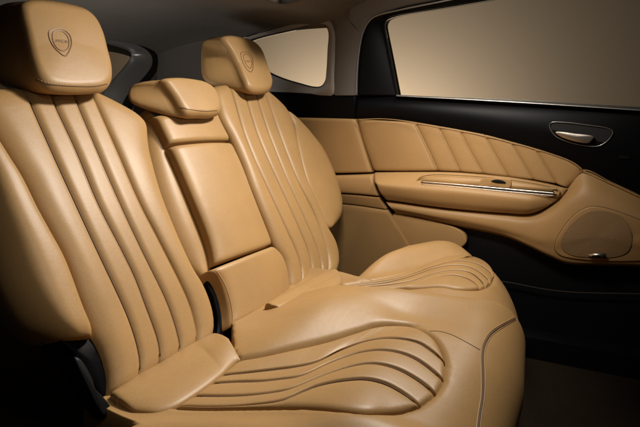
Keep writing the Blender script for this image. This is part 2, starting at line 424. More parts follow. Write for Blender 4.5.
# front face seam, piped
s_a = lift([(514.5, 317), (510, 319.5), (500, 325), (490, 332), (483, 343), (480.5, 355), (481, 370), (481, 395), (478, 415), (475, 440)], on_body, 90)
s_c = lift([(430, 331), (440, 331.5), (452, 335), (466, 342), (480, 350)], on_body, 50)
s_d = lift([(383, 413), (388, 419), (391, 427), (392, 440)], on_body, 30)
nrm_off = lambda P, k: np.array([p+k*(CAM-p)/np.linalg.norm(CAM-p) for p in P])
s_b = lift([(515.5, 319.5), (511, 322.3), (501, 328.5), (492.5, 335), (486.5, 345), (484.5, 356), (485, 370), (484.5, 395), (481.5, 415), (478.5, 440)], on_body, 90)
s_m = lift([(515, 318.3), (511, 320.8), (500.5, 326.8), (491.3, 333.5), (484.8, 344), (482.6, 355.5), (483, 370), (482.8, 395), (479.8, 415), (476.8, 440)], on_body, 90)
m = MB(); m.add(*tube(s_a, .0015)); m.add(*tube(s_b, .0014)); m.build('piping', LEA, cushion)
m = MB(); m.add(*tube(nrm_off(s_c, .0), .0011)); m.add(*tube(s_m, .0024)); m.build('seam', SEAM_SHADE, cushion)
# rolls at the back of the cushion
r1 = [lift(p, on_body, 40) for p in ([(110, 399), (125, 389), (138, 380), (160, 368), (176, 358), (195, 347), (215, 337)],
      [(118, 405), (134, 402), (155, 391), (178, 377), (200, 364), (216, 354), (229, 344)],
      [(133, 413.5), (158, 413), (176, 407), (195, 395.5), (212, 383.5), (222, 375.5), (240, 360)])]
for k, dz in enumerate((.012, .016, .002)): r1[k] = r1[k]+np.array([0, 0, dz])
V, F = patch(r1, [(0, 0, 0, 0, .004), (0, .012, 0, .006, .003)], (.010, .008, .008, .006), K=60, M=12, skirt=.07, sdir=(0, 0, -1))
build('back_roll', V, F, LEA, cushion)
r2 = [lift(p, on_body2, 40) for p in ([(264, 312), (296, 293), (318, 281), (335, 274)], [(272, 314), (304, 299), (325, 288), (340, 279)], [(284, 314), (318, 302), (332, 296), (344, 286)])]
for k, dz in enumerate((.024, .026, .008)): r2[k] = r2[k]+np.array([0, 0, dz])
V, F = patch(r2, [(.02, 0, .012, 0, .004), (0, .02, 0, .006, .004)], (.005, .003, .016, .012), K=50, M=10, skirt=.06, sdir=(0, 0, -1))
build('back_roll', V, F, LEA, cushion)

# near backrest ------------------------------------------------------
B0 = back(0)
NR = [[(-38, 84), (-14, 115), (0, 137), (12, 156), (24, 175), (40, 207), (52, 229), (67, 257), (86, 307), (96, 333), (107, 357), (112, 378), (112, 396)],
      [(20, 78), (26, 92), (29, 100), (51, 150), (77, 207), (97, 250), (121, 301), (129, 320), (137, 345), (140, 364), (138, 382)],
      [(45, 78), (51, 92), (53, 100), (76, 150), (99, 205), (122, 250), (135, 277), (146, 306), (152, 322), (158, 340), (160, 355), (159, 368)],
      [(67, 78), (73, 92), (76, 100), (97, 150), (121, 205), (142, 250), (165, 297), (172, 315), (178, 335), (180, 348), (176, 359)],
      [(86, 78), (92, 92), (95, 100), (117, 150), (140, 203), (159, 240), (187, 297), (194, 318), (197, 335), (195, 349)],
      [(151, 113), (151, 130), (153, 148), (157, 165), (161, 180), (170, 207), (196, 267), (207, 285), (214, 303), (217, 318), (216, 332), (211, 341)]]
nr3 = [lift(r, B0, 80) for r in NR]
fl = (.021, .004, .019, .016, .001)
V, F = patch(nr3, [(.05, .004, .022, .016, .004), fl, fl, fl, (.020, .05, .014, .020, .006)], (.06, .05, .02, .012), K=120, M=16, skirt=.11, inset=.05)
nb = build('backrest', V, F, LEA, seat, label='nearer fluted backrest with vertical channels')
m = MB()
for r in nr3[1:5]: m.add(*tube(r[6:-3]+BN*-.0012+np.array((0, -.0032, 0)), .0015))
m.add(*tube(nr3[1][9:-3]+BN*-.0062+np.array((0, .0010, 0)), .0015))
m.build('piping', LEA, nb)
stitches(nr3[1][9:-4]+BN*.0004+np.array((0, -.0085, 0)), .007, .0045, .0006).build('stitching', THR, nb)
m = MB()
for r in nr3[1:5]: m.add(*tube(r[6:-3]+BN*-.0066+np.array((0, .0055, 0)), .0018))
m.build('channel_seam_shade', SEAM_SHADE, nb)  # dark tubes along the seams imitate shade in the channel grooves
ob = lift([(-56, 85), (-42, 120), (-27, 160), (-11, 205), (2, 240), (15, 275), (28, 302), (42, 324), (58, 339)], back(.0), 60)
ib = lift([(-36, 86), (-14, 115), (0, 137), (12, 156), (24, 175), (40, 207), (52, 229), (67, 257), (86, 307), (94, 326), (96, 335)], back(.012), 60)
V, F = patch([ob, ib], [(.10, .014, .07, .014, .010)], (.05, .03, .03, .016), K=90, M=22, skirt=.10, inset=.05)
build('side_bolster', V, F, LEA, nb)
V, F = pad([(58, 338), (78, 342), (93, 335), (98, 345), (106, 360), (111, 378), (112, 396), (104, 404), (96, 392), (80, 365)], back(-.03), .008, .004, .07)
build('side_cover', V, F, BLK, nb)
V, F = pad([(73, 357), (78, 358), (90, 378), (95, 392), (107, 404), (112, 414), (104, 418), (96, 408), (87, 390)], back(.004), .006, .002, .03)
build('recliner_lever', V, F, BLKM, seat)
# far backrest
FRl = [[(211, 84), (216, 96), (222, 115), (234, 138), (245, 163), (255, 190), (270, 227), (278, 247), (286, 262), (290, 277), (291, 290)],
       [(228, 80), (233, 95), (243, 130), (254, 158), (264, 180), (287, 230), (298, 255), (302, 270), (301, 287)],
       [(240, 80), (245, 95), (256, 130), (267.5, 158), (277.5, 180), (300, 230), (309, 253), (312, 268), (311, 281)],
       [(251, 80), (256, 95), (267.5, 130), (278.5, 158), (287.5, 180), (312, 235), (320, 257), (322, 268), (320, 277)],
       [(261, 80), (266, 95), (278, 130), (288.5, 158), (297.5, 180), (315, 215), (325, 243), (328.5, 258), (328, 272)],
       [(284, 104), (291, 113), (295.5, 125), (299, 142), (309, 180), (320, 205), (330, 229), (338, 243), (341, 260), (337, 274)]]
fr3 = [lift(r, B0, 80) for r in FRl]
fl2 = (.017, .004, .015, .013, .001)
V, F = patch(fr3, [(.03, .004, .02, .014, .004), fl2, fl2, fl2, (.016, .03, .012, .012, .005)], (.05, .04, .02, .012), K=100, M=14, skirt=.11, inset=.05)
fb = build('backrest', V, F, LEA, seat, label='farther fluted backrest beside the door')
m = MB()
for r in fr3[1:5]: m.add(*tube(r[6:-3]+BN*-.0012+np.array((0, -.0032, 0)), .0012))
m.build('piping', LEA, fb)
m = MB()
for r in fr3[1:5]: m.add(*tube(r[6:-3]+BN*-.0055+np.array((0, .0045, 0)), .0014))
m.build('channel_seam_shade', SEAM_SHADE, fb)  # shade of the far channel grooves, put in as dark tubes
fo = lift([(288, 110), (300, 119), (312, 129), (327, 147), (337, 167), (344, 187), (347, 202), (346, 214), (340, 223), (332, 229)], back(-.012), 60)
fi = lift([(286, 110), (294, 122), (298, 142), (308, 180), (318, 203), (328, 228)], back(-.012), 60)
V, F = patch([fi, fo], [(.02, .07, .006, .035, .006)], (.02, .01, .02, .012), K=70, M=16, skirt=.09, inset=.04)
build('side_bolster', V, F, LEA, fb)
# centre backrest
cb_off = -.018
def two(a, b, off=cb_off, n=50): return [lift(a, back(off), n), lift(b, back(off), n)]
V, F = patch(two([(157, 112), (163, 125), (171.3, 142.5)], [(219, 108), (226, 124), (233.5, 139.5)]), [(.025, .02, .012, .01, .008)], (.03, .03, .014, .012), K=40, M=20, skirt=.10, inset=.03)
cb = build('centre_backrest', V, F, LEA, seat)
V, F = patch(two([(172, 145), (180, 162), (195, 197), (211, 237), (216, 256), (217, 264)], [(233, 142), (243, 161), (255, 189), (267, 222), (273, 238), (273.5, 244.5)]), [(.03, .02, .014, .012, .010)], (.016, .010, .014, .012), K=80, M=24, skirt=.09, inset=.03)
arm = build('folding_armrest', V, F, LEA, cb)
w0 = [(146, 108), (147, 140), (152, 165), (165, 207), (188, 262), (200, 279)]
w1 = [(152, 108), (160, 126), (169, 142), (176, 160), (195, 202), (208, 236), (215, 256), (214, 268), (206, 278)]
V, F = patch(two(w0, w1, -.058), [(.10, .020, .05, .016, .008)], (.02, .01, .02, .012), K=80, M=20, skirt=.09, inset=.03)
build('side_bolster', V, F, LEA, cb)
V, F = patch(two([(213, 269), (222, 282), (228, 298), (231, 314), (231, 328)], [(274, 245.5), (283, 255), (288, 268), (290, 280), (291, 294)], .002), [(.028, .012, .016, .008, .012)], (.014, .010, .02, .01), K=40, M=26, skirt=.09, sdir=(-.8, -.35, -.45), inset=.0)
lr = build('lower_roll', V, F, LEA, cb)
m = MB(); q = lift([(216, 270.5), (224, 283), (229.5, 298), (232.5, 314), (232.5, 326)], back(.010), 30); m.add(*tube(q, .0018)); m.build('piping', LEA, lr)
V, F = pad([(206, 281), (214, 275), (226, 290), (233, 312), (236, 345), (228, 352), (216, 345), (216, 320), (212, 300)], back(-.035), .006, .002, .05)
bw = build('buckle_well', V, F, BLK, seat)
# headrests ----------------------------------------------------------
def headrest(rails, off, belly, depth, sd, nm, lab, ends, panels, lip):
    R3 = [lift(r, back(off), 40) for r in rails]
    V, F = patch(R3, panels, ends, K=40, M=26, skirt=depth, sdir=sd, inset=.04)
    h = build(nm, V, F, LEA, seat, label=lab)
    for pts, dz in lip:
        P = lift(pts, back(off), 60)+BN*dz
        stitches(P).build('stitching', THR, h)
    return h
# outline pads
def hpad(outline, off, r, belly, back_map, boff, label, N_=120):
    P2 = spline(outline, N_, True); P = np.array([on_back(x, y, off) for x, y in P2])
    cx, cy, rx, ry, ex = back_map; mc = P2.mean(0); hw = np.abs(P2-mc).max(0); Q = []
    for x, y in P2:
        a = math.atan2((y-mc[1])/hw[1], (x-mc[0])/hw[0]); ca, sa = math.cos(a), math.sin(a)
        Q.append(on_back(cx+rx*math.copysign(abs(ca)**(2/ex), ca), cy+ry*math.copysign(abs(sa)**(2/ex), sa), boff))
    Q = np.array(Q)
    V, F = pad(None, P, r, belly, .1, backP=Q)
    o = build('headrest', V, F, LEA, seat, label=label)
    return o, BVHTree.FromPolygons([Vector(v) for v in V], [list(f) for f in F])
def onto(bv, x, y, lift_=0.0):
    h = bv.ray_cast(Vector(CAM), Vector(ray(x, y)).normalized())
    p = np.array(h[0]) if h[0] is not None else on_back(x, y, .05)
    return p+(CAM-p)/np.linalg.norm(CAM-p)*lift_
def seamline(pts, bv, parent, r=.0011):
    P = np.array([onto(bv, x, y) for x, y in spline(pts, 60)]); m = MB(); m.add(*tube(P, r)); m.build('seam', SEAM_SHADE, parent)
    Q = np.array([onto(bv, x, y-1.6) for x, y in spline(pts, 60)]); stitches(Q).build('stitching', THR, parent)
hn, bn_ = hpad([(17, 8), (24, 3), (45, 2.5), (66, 6), (84, 12), (94, 21), (101, 35), (106, 54), (110, 72), (109, 85), (102, 92), (85, 94.5), (62, 94.5), (44, 91), (34, 82), (27, 64), (21, 36), (17, 18)],
        .032, .024, .004, (22, 46, 46, 42, 3.2), -.12, 'large headrest with stamped shield on the nearer backrest')
seamline([(36, 80), (45, 83.5), (60, 85.5), (80, 86.5), (95, 86.3), (107, 84)], bn_, hn)
hf, bf_ = hpad([(219, 39), (224, 37), (238, 38.5), (251, 43), (259, 51), (264, 63), (268, 75), (270.5, 85), (268, 92), (260, 94.5), (251, 94), (245, 90), (239.5, 80), (234, 67), (227, 53), (221, 44)],
        .030, .022, .002, (216, 62, 19, 25.5, 3.4), -.07, 'headrest with stamped shield on the farther backrest')
hc, bc_ = hpad([(158, 82), (170, 80), (186, 81), (204, 85), (214, 93), (219, 106), (218.5, 114), (210, 118), (196, 118.5), (184, 118), (178, 112), (170, 99), (162, 88)],
        .010, .024, .002, (143, 95, 19.5, 13.5, 2.3), -.06, 'low wide headrest without a shield in the centre')
seamline([(180, 107.5), (190, 109.5), (205, 111.2), (217, 110.5)], bc_, hc)
# stamped shields and lettering
def to_px(P):
    v = P-CAM; d = v@FW; return 320+FPX*(v@RT)/d, 213.5-FPX*(v@UP)/d
def emblem(parent, bv, cx, cy, sc, shape):
    m = MB()
    o1 = [(49, 32), (53, 29.5), (58, 28.6), (65, 30.8), (70, 36), (71.5, 43), (70.5, 48), (65.3, 56), (58, 51.5), (52.5, 45), (49.3, 38)] if shape is None else shape[0]
    o2 = [(53, 33), (57, 30.8), (62, 31.5), (67, 36), (69, 42), (68, 48), (63.5, 51), (58, 49), (54, 43.5), (52.3, 37.5)] if shape is None else shape[1]
    for o, rr in ((o1, .0017), (o2, .0014)):
        P = np.array([onto(bv, x, y) for x, y in spline(o, 70, True)]); m.add(*tube(P, rr, True, 6))
    e = m.build('shield_emblem', EMB, parent)
    m2 = MB()
    for o, rr in ((o1, .0012), (o2, .0010)): m2.add(*tube(np.array([onto(bv, x+.55, y+.35) for x, y in spline(o, 70, True)]), rr, True, 6))
    m2.build('emblem_highlight', LEA, parent)  # offset leather tubes stand in for the highlight beside the stamped lines
    c = onto(bv, cx, cy, .0006)
    cu = bpy.data.curves.new('lettering', 'FONT'); cu.body = 'LANCIA'; cu.size = sc; cu.align_x = 'CENTER'; cu.align_y = 'CENTER'; cu.extrude = 0
    t = bpy.data.objects.new('lettering', cu); COL.objects.link(t)
    bpy.context.view_layer.update()
    me = bpy.data.meshes.new_from_object(t.evaluated_get(bpy.context.evaluated_depsgraph_get())); COL.objects.unlink(t); bpy.data.objects.remove(t)
    rl = root_loc(parent); Vv = [c+np.array([0, 1, 0])*v.co.x+BL*v.co.y+BN*v.co.z for v in me.vertices]
    Vv = [onto(bv, *to_px(v), .0016) for v in Vv]
    Ff = [tuple(p.vertices) for p in me.polygons]
    m = MB(); m.add(Vv, Ff)
    # fold lettering into the emblem mesh
    for k, v in enumerate(m.V): m.V[k] = v-rl
    me2 = e.data; base = len(me2.vertices)
    allV = [tuple(v.co) for v in me2.vertices]+[tuple(map(float, v)) for v in m.V]
    allF = [tuple(p.vertices) for p in me2.polygons]+[tuple(i+base for i in f) for f in m.F]
    me2.clear_geometry(); me2.from_pydata(allV, [], allF); me2.update()
emblem(hn, bn_, 61.2, 41, .0112, None)
emblem(hf, bf_, 248.2, 61.3, .0085, ([(241, 53), (244, 52), (248, 53), (252, 57.5), (253, 64), (252.6, 69.5), (250.5, 72), (247, 69.5), (243.5, 64), (241.3, 58)],
                         [(243.6, 55), (246, 54), (249, 56), (251.3, 60), (251.6, 65), (250, 68.3), (247.5, 66.5), (244.8, 61.5), (243.4, 57.5)]))

# ------------------------------------------------------------------ REAR DOOR (far side)
door = empty('car_door', (-.2, 2.05, .12), 'rear door with black top, tan quilted insert, armrest and round speaker', 'car door')
TOPL = [(356.5, 119), (380, 119), (400, 120.5), (440, 127), (470, 132.5), (510, 142), (545, 152), (572, 162)]
D0 = onY(2.06)
up = lift([(357.5, 95), (400, 96), (500, 101.5), (640, 109.5), (760, 116)], onY(2.05), 60)
lo = lift([(356.5, 121), (400, 122), (440, 129), (470, 134), (510, 144), (545, 154), (575, 165), (592, 174), (640, 198), (760, 258)], onY(2.045), 60)
V, F = patch([up, lo], [(.03, .02, .012, .008, .02)], (.01, .006, 0, 0), K=80, M=16, skirt=.06, sdir=(0, 1, 0))
dup_ = build('upper_panel', V, F, BLK, door)
V, F = thick([(x, 2.13, z) for x, z in ((-.80, .10), (1.1, .10), (1.1, .88), (-.80, .93))], (0, .05, 0)); build('door_shell', V, F, DGR, door, smooth=False)
# quilted insert
PL = [[(357, 119.5), (363, 142), (373.5, 171)], [(415, 122.5), (427, 147), (438, 171)], [(437.5, 126), (449, 149), (460, 172)], [(459, 130), (471, 153), (483, 174)],
      [(484, 134.5), (496, 156), (508, 177)], [(510, 141.5), (522, 161), (533, 180)], [(535, 149), (546, 167), (556, 184)], [(574, 163), (581, 170), (577, 178), (567, 188)]]
pl3 = [lift(r, onY(2.035), 40) for r in PL]
V, F = patch(pl3, [(.02, .012, .010, .0035, .006)]+[(.028, .007, .0065, .0018, .002)]*5+[(.028, .02, .0065, .010, .004)], (.007, .005, .012, .008), K=50, M=12, skirt=.04, sdir=(0, 1, 0))
qi = build('quilted_insert', V, F, LEAD, door)
m = MB()
for q in pl3[1:-1]: m.add(*tube(resample(q, np.linspace(.03, .97, 30))+np.array([-.0028, -.0005, 0]), .0013))
m.build('channel_piping', LEAD, qi)
m = MB(); m.add(*tube(lift([(357, 119.5)]+[(x, y-.2) for x, y in TOPL[1:]]+[(580, 167.5), (583, 171)], onY(2.026), 80), .0014)); m.build('piping', LEAD, qi)
# armrest
T_ = [(374, 173), (400, 172.5), (430, 172.5), (456, 173), (512, 178), (545, 184), (567, 190)]
ar = [lift(T_, onY(2.03), 60),
      lift([(374.5, 180), (400, 181), (430, 183), (456, 185), (512, 191), (545, 195.5), (563, 196)], onY(1.985), 60),
      lift([(376, 184), (400, 187), (430, 189.5), (456, 191.5), (512, 197.5), (545, 200.5), (560, 198)], onY(1.968), 60),
      lift([(379, 192), (400, 195), (430, 199.5), (456, 202), (512, 207.5), (538, 208), (557, 201)], onY(1.975), 60),
      lift([(385, 199.5), (400, 201.5), (430, 206), (456, 209), (505, 213), (531, 213.5), (550, 205)], onY(1.995), 60)]
def cross_smooth(rs, m=5):
    R = np.array([resample(r, np.linspace(0, 1, 60)) for r in rs]); out = []
    for j in range(60): out.append(spline(R[:, j], (len(rs)-1)*m+1))
    return list(np.array(out).transpose(1, 0, 2))
ars = cross_smooth(ar)
for q in ars:
    for k in range(60):
        yt = q[k, 1]+(2.004-q[k, 1])*sst((k/59-.84)/.16); q[k] = CAM+(q[k]-CAM)*yt/q[k, 1]
def soft_panels(n, rL, dL, rR, dR):
    p = [(0, 0, 0, 0, 0)]*n; return p
V, F = patch(ars, soft_panels(len(ars)-1, 0, 0, 0, 0), (.008, .006, .012, .012), K=70, M=2, skirt=.05, sdir=(0, 1, 0))
arb = build('armrest', V, F, LEAD, door)
TY = onY(2.0)
tray_o = [(416, 183.5), (420, 177.5), (429, 174.8), (470, 175.6), (515, 180), (548, 185.6), (558, 188.8), (559, 193.5), (552, 195.8), (510, 193), (460, 189), (425, 187)]
P = lift(tray_o, onY(1.992), 110, True); m = MB(); m.add(*tube(P, .0032, True, 8)); m.build('tray_rim', LEAD, arb)
P = lift([(421, 181), (424, 178.3), (432, 177), (470, 177.8), (515, 182), (547, 187.3), (553, 190), (552, 192.3), (547, 192), (510, 189), (460, 185), (425, 183)], onY(1.990), 80, True)
V, F = thick(P, (0, .01, 0)); build('tray', V, F, LEAD, arb)
for dy, rr in ((0, .0017), (2.6, .0012)):
    P = lift([(421, 181.8+dy), (460, 184.8+dy), (510, 189.2+dy), (555, 193.2+dy)], onY(1.983-.002*dy), 60); m = MB(); m.add(*tube(P, rr)); m.build('trim_strip', CHR if dy == 0 else SATIN, arb)
P = lift([(421, 183.2), (460, 186.2), (510, 190.6), (557, 194.8)], onY(1.984), 60); m = MB(); m.add(*tube(P, .0022)); m.build('trim_dark_strip', BLKM, arb)  # black strip between the two metal trim lines
V, F = pad([(478, 185), (483, 178.2), (490, 178), (511, 180.4), (510, 187.5), (495, 186.6)], onY(1.987), .003, .001, .01, n=60); sw = build('switch_panel', V, F, LEAD, arb)
V, F = pad([(491, 181), (496, 179.6), (503, 180.8), (506, 183), (500, 183.2), (494, 182.3)], onY(1.981), .0015, .0005, .004, n=40); build('window_switch', V, F, BLKM, arb)
# lower sweep with speaker
lp = [lift([(372.5, 187), (386, 201), (400, 203), (430, 207.5), (456, 210.5), (505, 214.8), (532, 215.5), (552, 206.5), (567, 191), (584, 172), (640, 198), (760, 258)], onY(2.01), 140),]
topA = [(386, 202), (405, 204), (430, 207.5), (456, 210.5), (505, 214.5), (531, 215), (550, 206.5), (566, 191.5), (583.5, 171.5), (612, 184), (640, 197), (700, 226), (760, 256)]
midA = [(388, 204.5), (410, 208), (433, 211.5), (458, 215), (500, 220), (530, 222), (553, 214), (572, 200), (588, 196), (612, 204), (640, 215), (700, 240), (760, 266)]
mid2 = [(391, 208), (412, 212), (437, 216.5), (460, 220), (497, 227), (525, 234), (546, 238), (566, 236), (590, 232), (612, 236), (640, 240), (700, 254), (760, 272)]
botA = [(395, 212), (415, 215), (440, 220.5), (462, 225), (495, 232), (512, 237), (532, 246), (550, 254.5), (569, 261.5), (600, 263), (640, 264), (700, 268), (760, 280)]
def lift_n(pts, f): return np.array([f(*p) for p in pts])
def vary(pts, ya, yb):                         # depth changes smoothly along the rail
    n = len(pts); return np.array([onY(ya+(yb-ya)*sst((i/(n-1)-.25)/.4))(*p) for i, p in enumerate(pts)])
rows = [vary(topA, 2.01, 2.02), vary(midA, 2.0, 1.975), vary(mid2, 2.0, 1.965), vary(botA, 2.015, 1.985)]
R = np.array([spline(r, 160) if False else np.array([np.interp(np.linspace(0, len(r)-1, 160), np.arange(len(r)), r[:, k]) for k in range(3)]).T for r in rows])
# smooth along rails by spline on parameter
def pspline(P, n):
    Q = np.vstack([2*P[0]-P[1], P, 2*P[-1]-P[-2]]); out = []
    for t in np.linspace(0, len(P)-1-1e-6, n):
        i = int(t); f = t-i; p0, p1, p2, p3 = Q[i:i+4]
        out.append(.5*((2*p1)+(-p0+p2)*f+(2*p0-5*p1+4*p2-p3)*f*f+(-p0+3*p1-3*p2+p3)*f**3))
    return np.array(out)
R = [pspline(r, 160) for r in rows]
def lerp3(R, m=8):
    A = np.array(R); out = []
    for j in range(A.shape[1]): out.append(pspline(A[:, j], (len(R)-1)*m+1))
    return np.array(out).transpose(1, 0, 2)
A = lerp3(R); na, nbb = A.shape[:2]
V = list(A.reshape(-1, 3)); F = [(i*nbb+j, i*nbb+j+1, (i+1)*nbb+j+1, (i+1)*nbb+j) for i in range(na-1) for j in range(nbb-1)]
for e in (0, na-1):                            # turned-in edges
    b = len(V)
    for j in range(nbb): V.append(A[e, j]+np.array([0, .006, .003 if e == 0 else -.006]))
    for j in range(nbb): V.append(A[e, j]+np.array([0, .07, .003 if e == 0 else -.03]))
    for j in range(nbb-1):
        F.append((e*nbb+j, e*nbb+j+1, b+j+1, b+j)); F.append((b+j, b+j+1, b+nbb+j+1, b+nbb+j))
lpo = build('lower_panel', V, F, LEAD, door)
m = MB(); m.add(*tube(pspline(np.array([onY(2.012)(*p) for p in topA[8:]]), 60), .0022)); m.build('piping', LEAD, lpo)
bv2 = BVHTree.FromPolygons([Vector(v) for v in A.reshape(-1, 3)], [(i*nbb+j, i*nbb+j+1, (i+1)*nbb+j+1, (i+1)*nbb+j) for i in range(na-1) for j in range(nbb-1)])
def on_lp(x, y):
    h = bv2.ray_cast(Vector(CAM), Vector(ray(x, y)).normalized())
    if h[0] is None: MISS[0] += 1; return onY(1.975)(x, y)
    return np.array(h[0])
sp_o = [(555, 250), (556, 241), (563, 228), (573, 216), (583, 209), (592, 206.3), (606, 208), (622, 213), (645, 222), (668, 232), (676, 246), (666, 258), (640, 260.5), (600, 260.5), (572, 258), (560, 255)]
P = lift(sp_o, on_lp, 120, True); V, F = pad(None, P+np.array([0, -.001, 0]), .005, .006, .02); spk = build('speaker', V, F, LEAD, door)
m = MB(); m.add(*tube(P+np.array([0, -.0012, 0]), .0016, True, 6)); m.build('surround_gap', SEAM_SHADE, spk)
ce = P.mean(0); a_ = 0
gi = [(561, 246), (562, 237), (569, 226), (580, 216), (592, 210.5), (608, 211.5), (622, 217), (630, 228), (632, 241), (627, 252), (611, 257), (590, 257), (570, 254)]
P = lift(gi, on_lp, 100, True); V, F = pad(None, P+np.array([0, -.007, 0]), .0015, .004, .006); build('speaker_grille', V, F, GRL, spk)
V, F = thick([onY(1.952)(*p) for p in [(588.5, 253.6), (606, 253.8), (606.3, 258.4), (588.3, 258.2)]], (0, .006, 0)); bd = build('speaker_badge', V, F, SATIN, spk)
V, F = thick(lift([(592, 255.7), (600, 255.8), (600, 257), (592, 256.9)], onY(1.9515), 30, True), (0, .0005, 0)); build('badge_mark', V, F, BLKM, spk)
# kick panel under the narrow strip
V, F = pad([(393, 214), (404, 215), (420, 218), (440, 222.5), (457, 228), (465, 234), (467, 241), (462, 247), (440, 252), (414, 249)], onY(2.035), .006, .002, .03); build('kick_panel', V, F, LEAD, door)
V, F = box(-.62, 1.1, 2.06, 2.10, .12, .52); build('lower_skin', V, F, BLKM, door, smooth=False)
# window, frame, belt strip
out_f = [(357.3, 95), (357.8, 75), (359.5, 55), (363, 36), (369, 23), (378, 16), (400, 10.5), (440, 2.5), (520, -13), (640, -34), (760, -52)]
in_f = [(397, 96), (393, 75), (388.5, 52), (384, 29), (384, 23), (388, 18.5), (404, 14), (440, 8), (520, -6), (640, -27), (760, -45)]
fo3 = pspline(np.array([onY(2.03)(*p) for p in out_f]), 140); fi3 = pspline(np.array([onY(2.055)(*p) for p in in_f]), 140)
V, F = patch([fo3, fi3], [(.006, .006, .004, .003, .004)], K=130, M=10, skirt=.05, sdir=(0, 1, 0), cap=False); wf = build('window_frame', V, F, BLK, door)
m = MB(); m.add(*tube(fo3+np.array([-.002, -.004, .001]), .0030)); m.build('door_seal', SILV, wf)
m = MB(); m.add(*tube(fi3+np.array([0, .004, 0]), .0022)); m.build('inner_edge', BLKM, wf)
gp = np.vstack([fi3, [onY(2.055)(760, 116)], [onY(2.055)(397, 96)]])+np.array([0, .018, 0])
V, F = thick(gp, (0, .004, 0)); build('window_glass', V, F, GLS, wf, smooth=False)
bt = lift([(396, 94.6), (450, 97.0), (520, 99.8), (580, 103.2), (640, 106.6), (760, 113)], onY(2.040), 60); bb = lift([(396, 95.6), (450, 98.3), (520, 102.3), (580, 106.1), (640, 110.2), (760, 118)], onY(2.020), 60)
V, F = patch([bt, bb], [(.003, .003, .002, .002, .001)], K=50, M=8, skirt=.02, sdir=(0, 1, 0), cap=False); build('belt_strip', V, F, mat('brushed_metal', (.62, .60, .57), .40, metal=1), door)
# handle
ho = [(549.5, 126), (551.5, 122.7), (561, 122.2), (587, 125), (609, 128.8), (613, 132), (610.5, 137.5), (604, 143.5), (597, 146.3), (582, 145.2), (565, 140.7), (555, 135.5)]
P = lift(ho, onY(2.024), 90, True); m = MB(); m.add(*tube(P, .0021, True, 8)); hb = m.build('handle_bezel', mat('dark_chrome', (.25, .24, .23), .3, metal=.9), door)
V, F = pad(None, P+np.array([0, .006, 0]), .002, .0, .02); build('handle_recess', V, F, RUB, hb)
V, F = pad([(555, 132.2), (558, 131.6), (575, 133.5), (594.5, 136.8), (592, 140.5), (589, 143), (578, 142.2), (563, 137.8), (558, 135)], onY(2.010), .003, .002, .010, n=60); build('handle_lever', V, F, SATIN, hb)
V, F = pad([(619, 156.5), (630, 156.8), (630, 158.3), (619, 158)], onY(2.022), .001, .0, .004, n=40); build('lock_button', V, F, BLKM, door)
# sill under the door
sill = empty('door_sill', (-.2, 2.0, .05), 'dark sill strip running along the floor below the door', 'door sill')
P = lift([(480, 279), (512, 283), (540, 288.5), (569, 292), (640, 294), (760, 297)], onY(2.03), 50); m = MB(); m.add(*tube(P, .0026)); m.build('sill_edge', mat('brown_plastic', (.014, .009, .005), .8), sill)
m = MB(); m.add(*box(-.62, 1.1, 1.98, 2.058, .051, .13)); m.build('sill_cover', BLKM, sill, smooth=False)
# ------------------------------------------------------------------ QUARTER PANEL behind the door
qp = empty('side_trim', (-1.0, 2.05, .12), 'tan side trim panel between the seat and the door, black along its top', 'trim panel')
GAPX = [(355, 119), (361.5, 142), (371, 172.5)]
V, F = patch([lift([(262, 117), (285, 174)], onY(2.03), 30), lift(GAPX, onY(2.03), 30)], [(.02, .012, .01, .008, .006)], (.012, .008, .008, .006), K=40, M=16, skirt=.05, sdir=(0, 1, 0)); build('upper_pad', V, F, LEAD, qp)
V, F = patch([lift([(290, 176), (345, 175.3), (371.3, 174.5)], onY(2.01), 30), lift([(295, 192), (347, 193.3), (378, 196)], onY(2.0), 30)], [(.012, .006, .014, .004, .006)], (0, 0, .008, .008), K=40, M=12, skirt=.05, sdir=(0, 1, 0)); build('middle_pad', V, F, LEAD, qp)
V, F = patch([lift([(295, 193.8), (347, 195), (379, 197.8)], onY(2.006), 30), lift([(298, 202), (347, 204), (386, 209.5)], onY(2.018), 30)], [(.003, .003, .002, .002, .001)], (0, 0, .006, .006), K=40, M=10, skirt=.05, sdir=(0, 1, 0)); build('narrow_strip', V, F, LEAD, qp)
V, F = patch([lift([(290, 203), (347, 205.5), (387, 211)], onY(2.015), 30), lift([(290, 330), (360, 292), (424, 268)], onY(2.03), 30)], [(.004, .004, .003, .003, .0)], (0, 0, .006, .006), K=40, M=12, skirt=.05, sdir=(0, 1, 0)); build('lower_pad', V, F, LEAD, qp)
V, F = patch([lift([(210, 90), (280, 91.5), (330, 94), (356, 95)], onY(2.03), 30), lift([(215, 119), (280, 119), (330, 119), (355, 119.5)], onY(2.035), 30)], [(.01, .01, .006, .006, .004)], (0, 0, .006, .005), K=40, M=10, skirt=.05, sdir=(0, 1, 0)); build('belt_panel', V, F, BLK, qp)
V, F = box(-2.0, -.80, 2.12, 2.16, .05, .98); build('panel_backing', V, F, DGR, qp, smooth=False)
